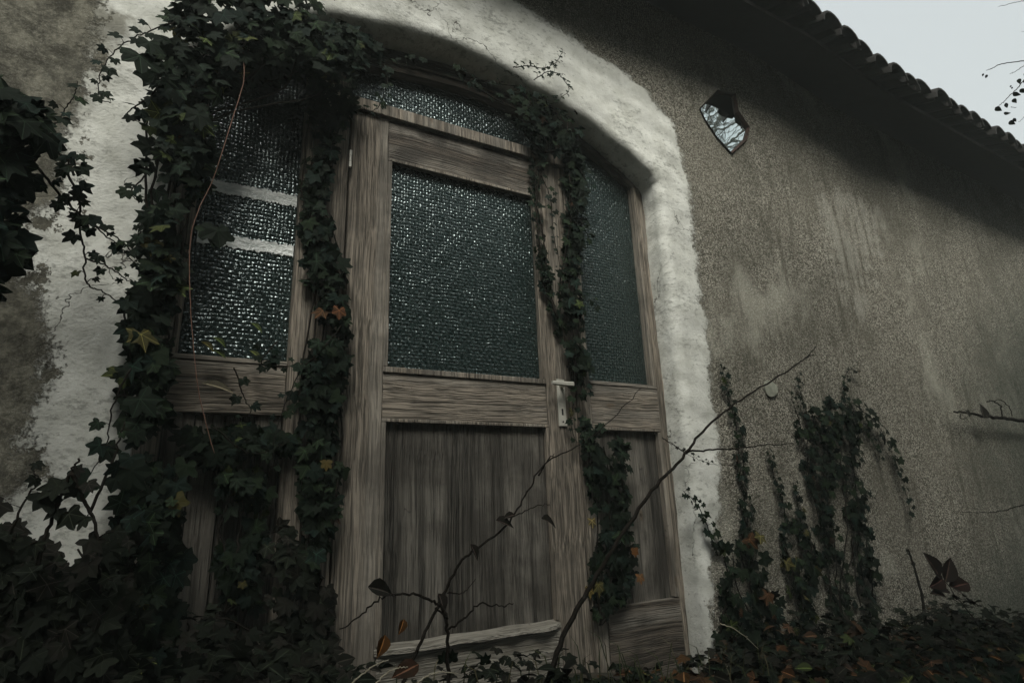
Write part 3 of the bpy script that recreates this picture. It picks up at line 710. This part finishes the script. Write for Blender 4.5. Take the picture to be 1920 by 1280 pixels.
def f(L, S):
    area(L, S, [(1506, 765), (1545, 742), (1598, 750), (1602, 820), (1606, 900), (1612, 950), (1600, 1000), (1585, 960), (1575, 880), (1545, 930), (1560, 1000), (1585, 1080), (1600, 1290), (1560, 1290), (1548, 1110), (1522, 980), (1500, 880), (1486, 800)], WY - .01, 500, .050, .08, 'ivy', .3, 4)
    area(L, S, [(1580, 940), (1612, 950), (1632, 1060), (1645, 1150), (1640, 1290), (1605, 1290), (1604, 1150), (1588, 1040)], WY - .01, 150, .055, .08, 'ivy', .35, 3)
    strand(L, S, [(1516, 790), (1503, 750), (1496, 720), (1492, 698)], WY - .02, .05, .026, both=.6); strand(L, S, [(1500, 800), (1490, 770), (1482, 740), (1480, 735)], WY - .02, .035, .03)
    strand(L, S, [(1583, 760), (1580, 725), (1586, 700), (1598, 692), (1606, 700)], WY - .02, .045, .022, both=.6)
    strand(L, S, [(1596, 755), (1622, 775), (1642, 795), (1662, 830), (1678, 865), (1694, 910), (1706, 962)], WY - .03, .075, .028, both=.5); strand(L, S, [(1600, 770), (1625, 810), (1642, 840), (1650, 862)], WY - .02, .045, .02)
    strand(L, S, [(1612, 940), (1625, 920), (1632, 935)], WY - .02, .03, .02)
ivy('ivy', 'biggest ivy patch on the roughcast, with a long runner drooping to the right', (3.1, WY, -.08), f)

# bare branches ------------------------------------------------------------
def plant(name, label, cat, base, fn, group=None, stemmat=None):
    L, S = MB(), MB(); fn(L, S); o = empty(name, base, label, cat, group)
    S.build('stem', stemmat or M_STEM, o, smooth=True)
    if L.v: L.build('leaves', M_LEAF, o)
    return o
def tw(S, px, y, r0, r1, yend=None, wob=.002):
    n = len(px); ys = [y + ((yend if yend is not None else y) - y) * i / (n - 1) for i in range(n)]
    pts = smooth_path([P(a, c, yy) for (a, c), yy in zip(px, ys)], 7, wob); S.tube(pts, r0, r1, 7); return pts
def f(L, S):
    tw(S, [(1020, 1290), (1062, 1180), (1110, 1092), (1180, 980), (1240, 900), (1285, 850), (1325, 800), (1400, 742), (1480, 692), (1512, 670), (1530, 650)], -.62, .0085, .0022, -.55)
    tw(S, [(1285, 848), (1330, 843), (1380, 840), (1430, 834), (1487, 832)], -.58, .004, .002)
    tw(S, [(1512, 670), (1526, 664)], -.55, .003, .002); tw(S, [(1285, 850), (1265, 835), (1240, 820)], -.58, .002, .001); 
    strand(L, S, [(1240, 820), (1265, 835), (1290, 852), (1320, 865), (1345, 872)], -.5, .022, .02, 'dark', .0012)
plant('bare_sapling', 'long bare forked branch slanting up across the jamb to the roughcast', 'sapling', tuple(P(1020, 1290, -.62)), f)
def f(L, S):
    tw(S, [(745, 1300), (790, 1200), (830, 1115), (862, 1055), (890, 1030), (950, 985), (985, 930), (1020, 870), (1080, 838), (1140, 792), (1200, 728)], -.55, .0048, .0014)
    tw(S, [(1010, 890), (1030, 860), (1040, 850)], -.55, .003, .001); tw(S, [(960, 970), (1000, 950), (1030, 945)], -.55, .002, .001)
    tw(S, [(838, 1112), (870, 1110), (892, 1085)], -.55, .002, .001)
    for a, c, s_, t in ((882, 1020, .05, (.3, -.2, -.6)), (930, 975, .065, (1, -.1, -.35)), (1015, 972, .065, (1, -.1, -.3)), (965, 965, .04, (-1, 0, -.1)), (822, 1112, .055, (.2, -.3, -.6))): leaf(L, P(a, c, -.56), s_, t, (.2, -.7, .8), (.016, .012, .010), 'oval', .5)
plant('bramble_shoot', 'thin bramble shoot with a few dark curled leaves arching over the lower door panel', 'bramble', tuple(P(745, 1300, -.55)), f)
def f(L, S):
    tw(S, [(842, 1290), (840, 1220), (838, 1170), (830, 1140), (800, 1120), (760, 1112), (720, 1118), (680, 1150), (640, 1180)], -.72, .005, .0015)
    tw(S, [(838, 1180), (870, 1160), (900, 1132), (940, 1136), (962, 1130)], -.72, .003, .0012); tw(S, [(838, 1165), (820, 1140), (812, 1150)], -.72, .003, .001)
    leaf(L, P(690, 1100, -.73), .065, (1, -.1, -.25), (.1, -1, .6), (.014, .012, .010), 'oval', .6)
    for a, c, s_ in ((757, 1160, .035), (722, 1190, .05)): leaf(L, P(a, c, -.72), s_, (-.3, -.2, -.8), (.2, -1, .2), (.09, .04, .012), 'oval', .6)
    leaf(L, P(785, 1245, -.73), .07, (-.9, -.1, -.2), (.1, -.8, .8), (.035, .017, .010), 'oval', .3)
    for a, c in ((832, 1238), (848, 1236), (910, 1240)): leaf(L, P(a, c, -.7), .04, (0, -.2, 1), (0, -1, .2), G_DARK[0], 'ivy')
plant('bramble_shoot', 'short forked twig with orange leaves in front of the bleached bottom rail', 'bramble', tuple(P(842, 1290, -.72)), f)
def f(L, S):
    tw(S, [(455, 90), (457, 150), (440, 210), (415, 290), (398, 340), (372, 395), (357, 450), (356, 540), (362, 640), (372, 730), (388, 800), (402, 850)], -.26, .0017, .0012, None, .0004)
plant('dry_vine', 'single reddish bare vine hanging in front of the left side light', 'vine', tuple(P(455, 90, -.26)), f, stemmat=M_STEMRED)
def f(L, S):
    tw(S, [(1868, 1240), (1830, 1165), (1795, 1120), (1765, 1080), (1745, 1055)], -.55, .003, .0014)
    for a, c, s_, t in ((1762, 1082, .16, (-.55, 0, .95)), (1772, 1090, .15, (.35, -.1, .55)), (1780, 1098, .18, (1, -.1, -.25)), (1775, 1102, .12, (-.9, 0, .15)), (1768, 1085, .12, (-1, 0, -.25)), (1775, 1120, .12, (-.8, 0, .4)), (1785, 1100, .15, (.9, -.2, .1))):
        leaf(L, P(a, c, -.55), s_ * .85, t, (random.gauss(.2, .4), -1, random.gauss(.5, .4)), leafcol('red'), 'oval', .4)
plant('bramble_shoot', 'bramble tip with large reddish brown leaves against the wall at lower right', 'bramble', tuple(P(1868, 1240, -.55)), f)
def f(L, S):
    pts = tw(S, [(1742, 1230), (1732, 1140), (1722, 1090), (1710, 1050), (1702, 1030)], -.2, .009, .004)
    for q in pts[::2]: wall_leaf(L, q, .03, 'dark')
plant('dead_stalk', 'short dark dead stalk standing left of the red leaved bramble', 'dead stalk', tuple(P(1742, 1230, -.2)), f)
def f(L, S):
    tw(S, [(1788, 772), (1812, 773), (1840, 780), (1880, 783), (1925, 790), (2000, 800)], -.2, .006, .016, wob=.004)
    tw(S, [(1850, 752), (1862, 752), (1876, 762), (1880, 784)], -.22, .004, .005); tw(S, [(1862, 752), (1878, 750), (1892, 764), (1898, 780)], -.22, .003, .003)
    tw(S, [(1800, 774), (1802, 784), (1812, 784)], -.2, .003, .002)
    leaf(L, P(1818, 782, -.23), .06, (-.1, 0, 1), (0, -1, .2), (.014, .012, .010), 'oval', .2); leaf(L, P(1845, 784, -.23), .11, (.1, 0, 1), (0, -1, .2), (.014, .012, .010), 'oval', .2); leaf(L, P(1852, 784, -.225), .10, (-.05, 0, 1), (0, -1, .2), (.014, .012, .010), 'oval', .2)
plant('dead_branch', 'dark dead branch with looped twigs lying against the roughcast at the right edge', 'branch', tuple(P(2000, 800, -.2)), f)
def f(L, S): tw(S, [(2010, 930), (1920, 946), (1880, 957), (1840, 960), (1787, 958)], -.5, .004, .0012)
plant('dead_branch', 'thin bare twig reaching in from the right edge below the dead branch', 'branch', tuple(P(2010, 930, -.5)), f)
# pale round disc on the wall
def disc():
    b = MB(); c = P(1446, 728, WY - .012); n = 22; vs = [c + np.array([0, -.006, 0])]
    for i in range(n):
        a = 2 * math.pi * i / n; r = .040 * (1 + .08 * math.sin(3 * a + 1) + .03 * random.random()); vs.append(c + np.array([r * 1.3 * math.cos(a), .002 * math.sin(2 * a), r * math.sin(a) * 1.1]))
    for i in range(n): vs.append(vs[1 + i] + np.array([0, .008, 0]))
    b.add(vs, [(0, 1 + i, 1 + (i + 1) % n) for i in range(n)] + [(1 + i, 1 + n + i, 1 + n + (i + 1) % n, 1 + (i + 1) % n) for i in range(n)] + [tuple(range(2 * n, n, -1))])
    tag(b.build('pale_disc', mat_plain('pale_patch', (.22, .23, .185), (.34, .34, .27), 30, .9)), 'pale round disc on the roughcast just under the tip of the bare branch', 'disk')
disc()

# ------------------------------------------------------------------ ground cover
def undergrowth():
    L = MB()
    def put(x, y, h, s, mode):
        a = random.uniform(0, 6.28); leaf(L, (x, y, ground_z(x, y) + h), s, (math.cos(a), math.sin(a), random.uniform(-.5, .3)), (random.gauss(0, .5), random.gauss(-.3, .5), 1), leafcol(mode), random.choice(['ivy', 'oval', 'ivy']), random.uniform(.1, .6))
    for _ in range(8000):
        x = random.uniform(-1.2, 7.5); y = -.15 - 1.5 * random.random() ** 1.6; h = .13 * random.random() * (1.2 + .8 * math.sin(3 * x) * math.sin(2 * y + x))
        if .55 < x < 1.5 and y > -.75: h = min(h, .03) * .5
        put(x, y, max(h, .005), random.uniform(.03, .07), 'litter')
    tag(L.build('leaf_litter', M_LEAF), 'fallen leaves and low creepers covering the ground along the wall', 'leaf litter', kind='stuff')
    L = MB()
    for _ in range(5000):
        x = random.uniform(-1.6, 1.1) if random.random() < .35 else random.uniform(1.9, 7.5); y = random.uniform(-.75, -.2)
        top = .16 + .10 * math.sin(2.3 * x + 1) + .06 * math.sin(7 * x) + (.15 if x < .1 else 0) + (.06 if x > 3.4 else 0)
        put(x, y, random.random() * max(top, .05), random.uniform(.03, .06), 'dark')
    tag(L.build('undergrowth', M_LEAF), 'low dark undergrowth massed along the foot of the wall', 'undergrowth', kind='stuff')
    G = MB()
    for _ in range(900):
        x = random.uniform(-1, 6); y = random.uniform(-1.3, -.2); z = ground_z(x, y); h = random.uniform(.08, .24); a = random.uniform(0, 6.28); dx, dy = .5 * h * math.cos(a), .4 * h * math.sin(a)
        w_ = .0022; G.add([(x - w_, y, z), (x + w_, y, z), (x + dx * .4 + w_, y + dy * .4, z + h * .7), (x + dx * .4 - w_, y + dy * .4, z + h * .7), (x + dx, y + dy, z + h * .85)], [(0, 1, 2, 3), (3, 2, 4)], random.choice([(.06, .07, .03), (.10, .09, .05), (.03, .04, .02)]))
    tag(G.build('grass', M_LEAF), 'sparse dry grass blades among the fallen leaves', 'grass', kind='stuff')
undergrowth()
def straw(label, px, y):
    S = MB(); pts = smooth_path([P(a, c, y) for a, c in px], 7, .001); S.tube(pts, .0022, .001, 5)
    tag(S.build('dead_grass_stalk', M_STRAW, smooth=True), label, 'dead grass', 'dry stems lying at the door foot')
straw('leftmost of the pale dry stems arching at the door foot', [(655, 1285), (680, 1262), (705, 1245), (728, 1236)], -.75)
straw('middle pale dry stem arching at the door foot', [(700, 1285), (725, 1262), (745, 1252), (765, 1250)], -.75)
straw('pale dry stem arching below the middle of the bottom rail', [(778, 1282), (800, 1268), (825, 1258), (860, 1262)], -.75)
straw('pale dry stem slanting in front of the ivy clump right of the jamb', [(1350, 1168), (1380, 1180), (1422, 1215)], -.5)

# ------------------------------------------------------------------ trees
def grow(S, tips, p, d, L, r, lvl, spread=.55, up=.12):
    n = 5; pts = [p]; q = np.array(p, float); dd = np.array(d, float)
    for i in range(n):
        dd = dd + RNG.normal(0, .10 + .03 * lvl, 3) + np.array([0, 0, up * .25]); dd /= np.linalg.norm(dd); q = q + dd * L / n; pts.append(q.copy())
    S.tube(pts, r, r * .62, max(4, 8 - lvl))
    if lvl <= 0 or r < .003: tips.append((q, dd)); return
    for k in range(3 if lvl > 1 else 4):
        i = random.randint(2, n); a = RNG.normal(0, 1, 3); a -= dd * (a @ dd); a /= np.linalg.norm(a)
        nd = dd + a * spread * random.uniform(.7, 1.5); nd /= np.linalg.norm(nd)
        grow(S, tips, pts[i] if k else q, nd, L * random.uniform(.6, .8), r * (.58 if k else .66), lvl - 1, spread, up)
def tree(label, x, y, h, r, lvl, lean=(0, 0, 1), leaves=0, lsize=.08, group='trees opposite the house', spread=.55):
    S = MB(); T = MB(); tips = []; z = ground_z(x, y) - .1
    pts = [np.array((x, y, z)), np.array((x + .1, y, z + h * .18)), np.array((x + lean[0] * .4, y + lean[1] * .4, z + h * .35))]
    T.tube(smooth_path(pts, 5), r, r * .75, 9); d = np.array(lean, float); d /= np.linalg.norm(d)
    for k in range(4):
        a = RNG.normal(0, .45, 3); nd = d + a; nd[2] = abs(nd[2]) + .3; nd /= np.linalg.norm(nd); grow(S, tips, pts[-1], nd, h * .26, r * .6, lvl, spread)
    o = empty('tree', (x, y, z), label, 'tree', group); T.build('trunk', M_BARK, o, smooth=True)
    if leaves:
        for q, dd in tips:
            for k in range(leaves):
                leaf(S, q + RNG.normal(0, .16, 3), lsize * random.uniform(.7, 1.3), RNG.normal(0, 1, 3), RNG.normal(0, 1, 3), random.choice(G_DARK), 'oval')
    S.build('crown', M_LEAF if leaves else M_BARK, o, smooth=not leaves)
random.seed(5); RNG = np.random.default_rng(5)
tree('tall bare tree opposite the small hole, its limbs mirrored in the glass shard', 9.4, -6.0, 11.5, .17, 5, (-.05, -.12, 1), spread=.65)
tree('tall bare tree standing opposite the door', 1.2, -7.5, 9, .18, 3)
tree('bare tree behind and left of the camera', -3.2, -6.0, 8, .16, 3)

# leafy branches hanging into the sky at the top right
def f(L, S):
    b0 = P(2250, 30, -1.0); tr_ = [np.array((b0[0] + .8, -1.6, ground_z(b0[0] + .8, -1.6) - .1)), np.array((b0[0] + .85, -1.5, 1.5)), np.array((b0[0] + .5, -1.3, 2.8)), b0 + np.array([.3, 0, .2]), b0]
    S.tube(smooth_path(tr_, 8, .01), .06, .03, 8)
    def t2(px, r0, r1, y=-1.0): 
        pts = smooth_path([b0] + [P(a, c, y) for a, c in px], 7, .002); S.tube(pts, r0 * .5, r1 * .9, 6)
    t2([(2050, 40), (1960, 110), (1920, 114), (1878, 120), (1862, 128), (1850, 132)], .012, .0016)
    t2([(2050, 80), (1950, 115), (1920, 124), (1905, 134), (1893, 139)], .008, .0012)
    t2([(2050, 120), (1960, 110), (1925, 145), (1905, 168), (1885, 188), (1872, 200)], .012, .0015)
    t2([(2050, 10), (1960, -5), (1920, 2), (1895, 7), (1873, 13)], .008, .0014); t2([(2050, 180), (1970, 200), (1930, 215), (1910, 229)], .006, .0012); t2([(2030, 60), (1960, 58), (1916, 60)], .006, .0012)
    for a, c, s_ in ((1866, 202, .035), (1886, 193, .028), (1899, 186, .030), (1896, 200, .028), (1882, 212, .028), (1892, 228, .034), (1900, 222, .022), (1899, 175, .036), (1912, 168, .034), (1910, 148, .03), (1918, 152, .03), (1925, 175, .04), (1930, 160, .04), (1922, 136, .03), (1940, 190, .05), (1844, 138, .014), (1851, 140, .018), (1898, 163, .012), (1896, 160, .012)):
        leaf(L, P(a, c, -1.0 + RNG.normal(0, .02)), s_ * 1.25, (random.gauss(0, .3), random.gauss(0, .7), -1), (-.86 + random.gauss(0, .3), -.2 + random.gauss(0, .3), -.5), G_DARK[4], 'oval', .3)
plant('young_tree', 'slim tree beyond the right edge, its leafy twig tips hanging against the sky', 'tree', tuple(P(2250, 30, -1.0) * np.array([1, 1, 0]) + np.array([.8, -.6, .2])), f)

# dense evergreens added out of view to shade the wall and its foot
def shrub(label, x, y, rx, ry, h, n, ls=.15):
    L, S = MB(), MB(); z = ground_z(x, y)
    for k in range(9):
        a = random.uniform(0, 6.28); S.tube(smooth_path([(x, y, z - .05), (x + .3 * rx * math.cos(a), y + .3 * ry * math.sin(a), z + h * .45), (x + .7 * rx * math.cos(a), y + .7 * ry * math.sin(a), z + h * random.uniform(.7, .95))], 4), .03, .006, 6)
    for _ in range(n):
        u = RNG.normal(0, 1, 3); u /= np.linalg.norm(u); rr = random.random() ** .4 * (.85 + .2 * math.sin(5 * u[0] + 3 * u[2]))
        q = np.array((x + rx * u[0] * rr, y + ry * u[1] * rr, z + h * .52 + h * .5 * u[2] * rr)); leaf(L, q, ls * random.uniform(.8, 1.3), RNG.normal(0, 1, 3), u + RNG.normal(0, .5, 3), random.choice(G_DARK), 'oval')
    o = empty('shade_shrub', (x, y, z), label, 'shrub', 'unseen evergreens added to shade the wall'); S.build('stem', M_BARK, o); L.build('leaves', M_LEAF, o)
shrub('tall unseen evergreen outside the right edge, added to shade the far end of the wall', 5.9, -2.2, 1.9, .7, 4.6, 4800, .2)
shrub('taller unseen evergreen further beyond the right edge, added to shade the wall', 9.3, -2.3, 2.0, .8, 6.5, 4200, .24)
shrub('low unseen evergreen left of the camera, added to shade the lower left', -2.2, -1.7, 1.1, .9, 1.9, 1800)
for i, (x, y, rx, h) in enumerate([(-5.0, -4.6, 1.6, 6.6), (-2.4, -4.4, 1.6, 7.7), (.1, -4.5, 1.6, 7.3), (2.5, -4.4, 1.6, 7.8), (5.0, -4.7, 1.6, 7.0)]):
    shrub(['leftmost unseen evergreen of the row added for shade', 'unseen evergreen second from the left in the row added for shade', 'unseen evergreen directly behind the camera, added for shade', 'highest unseen evergreen of the row added for shade, opposite the door', 'rightmost unseen evergreen of the row added for shade'][i], x, y, rx, 1.0, h, 4200, .30)

# ------------------------------------------------------------------ thin air volume added to lift the blacks
def added_haze():
    me = bpy.data.meshes.new('added_haze'); bm = bmesh.new(); box_bm(bm, -30, 30, -20, 20, -4, 14, 0); bmesh.ops.recalc_face_normals(bm, faces=bm.faces); bm.to_mesh(me); bm.free()
    mt = bpy.data.materials.new('lift_haze'); mt.use_nodes = True; t = mt.node_tree; t.nodes.clear(); o = t.nodes.new('ShaderNodeOutputMaterial'); v = t.nodes.new('ShaderNodeVolumePrincipled')
    v.inputs['Color'].default_value = (.85, .92, .84, 1); v.inputs['Density'].default_value = .011; t.links.new(v.outputs[0], o.inputs['Volume'])
    tag(link('added_haze', me, mt), 'thin even air volume added around the house to lift the blacks', kind='stuff')
HAZE = 1
if HAZE: added_haze()
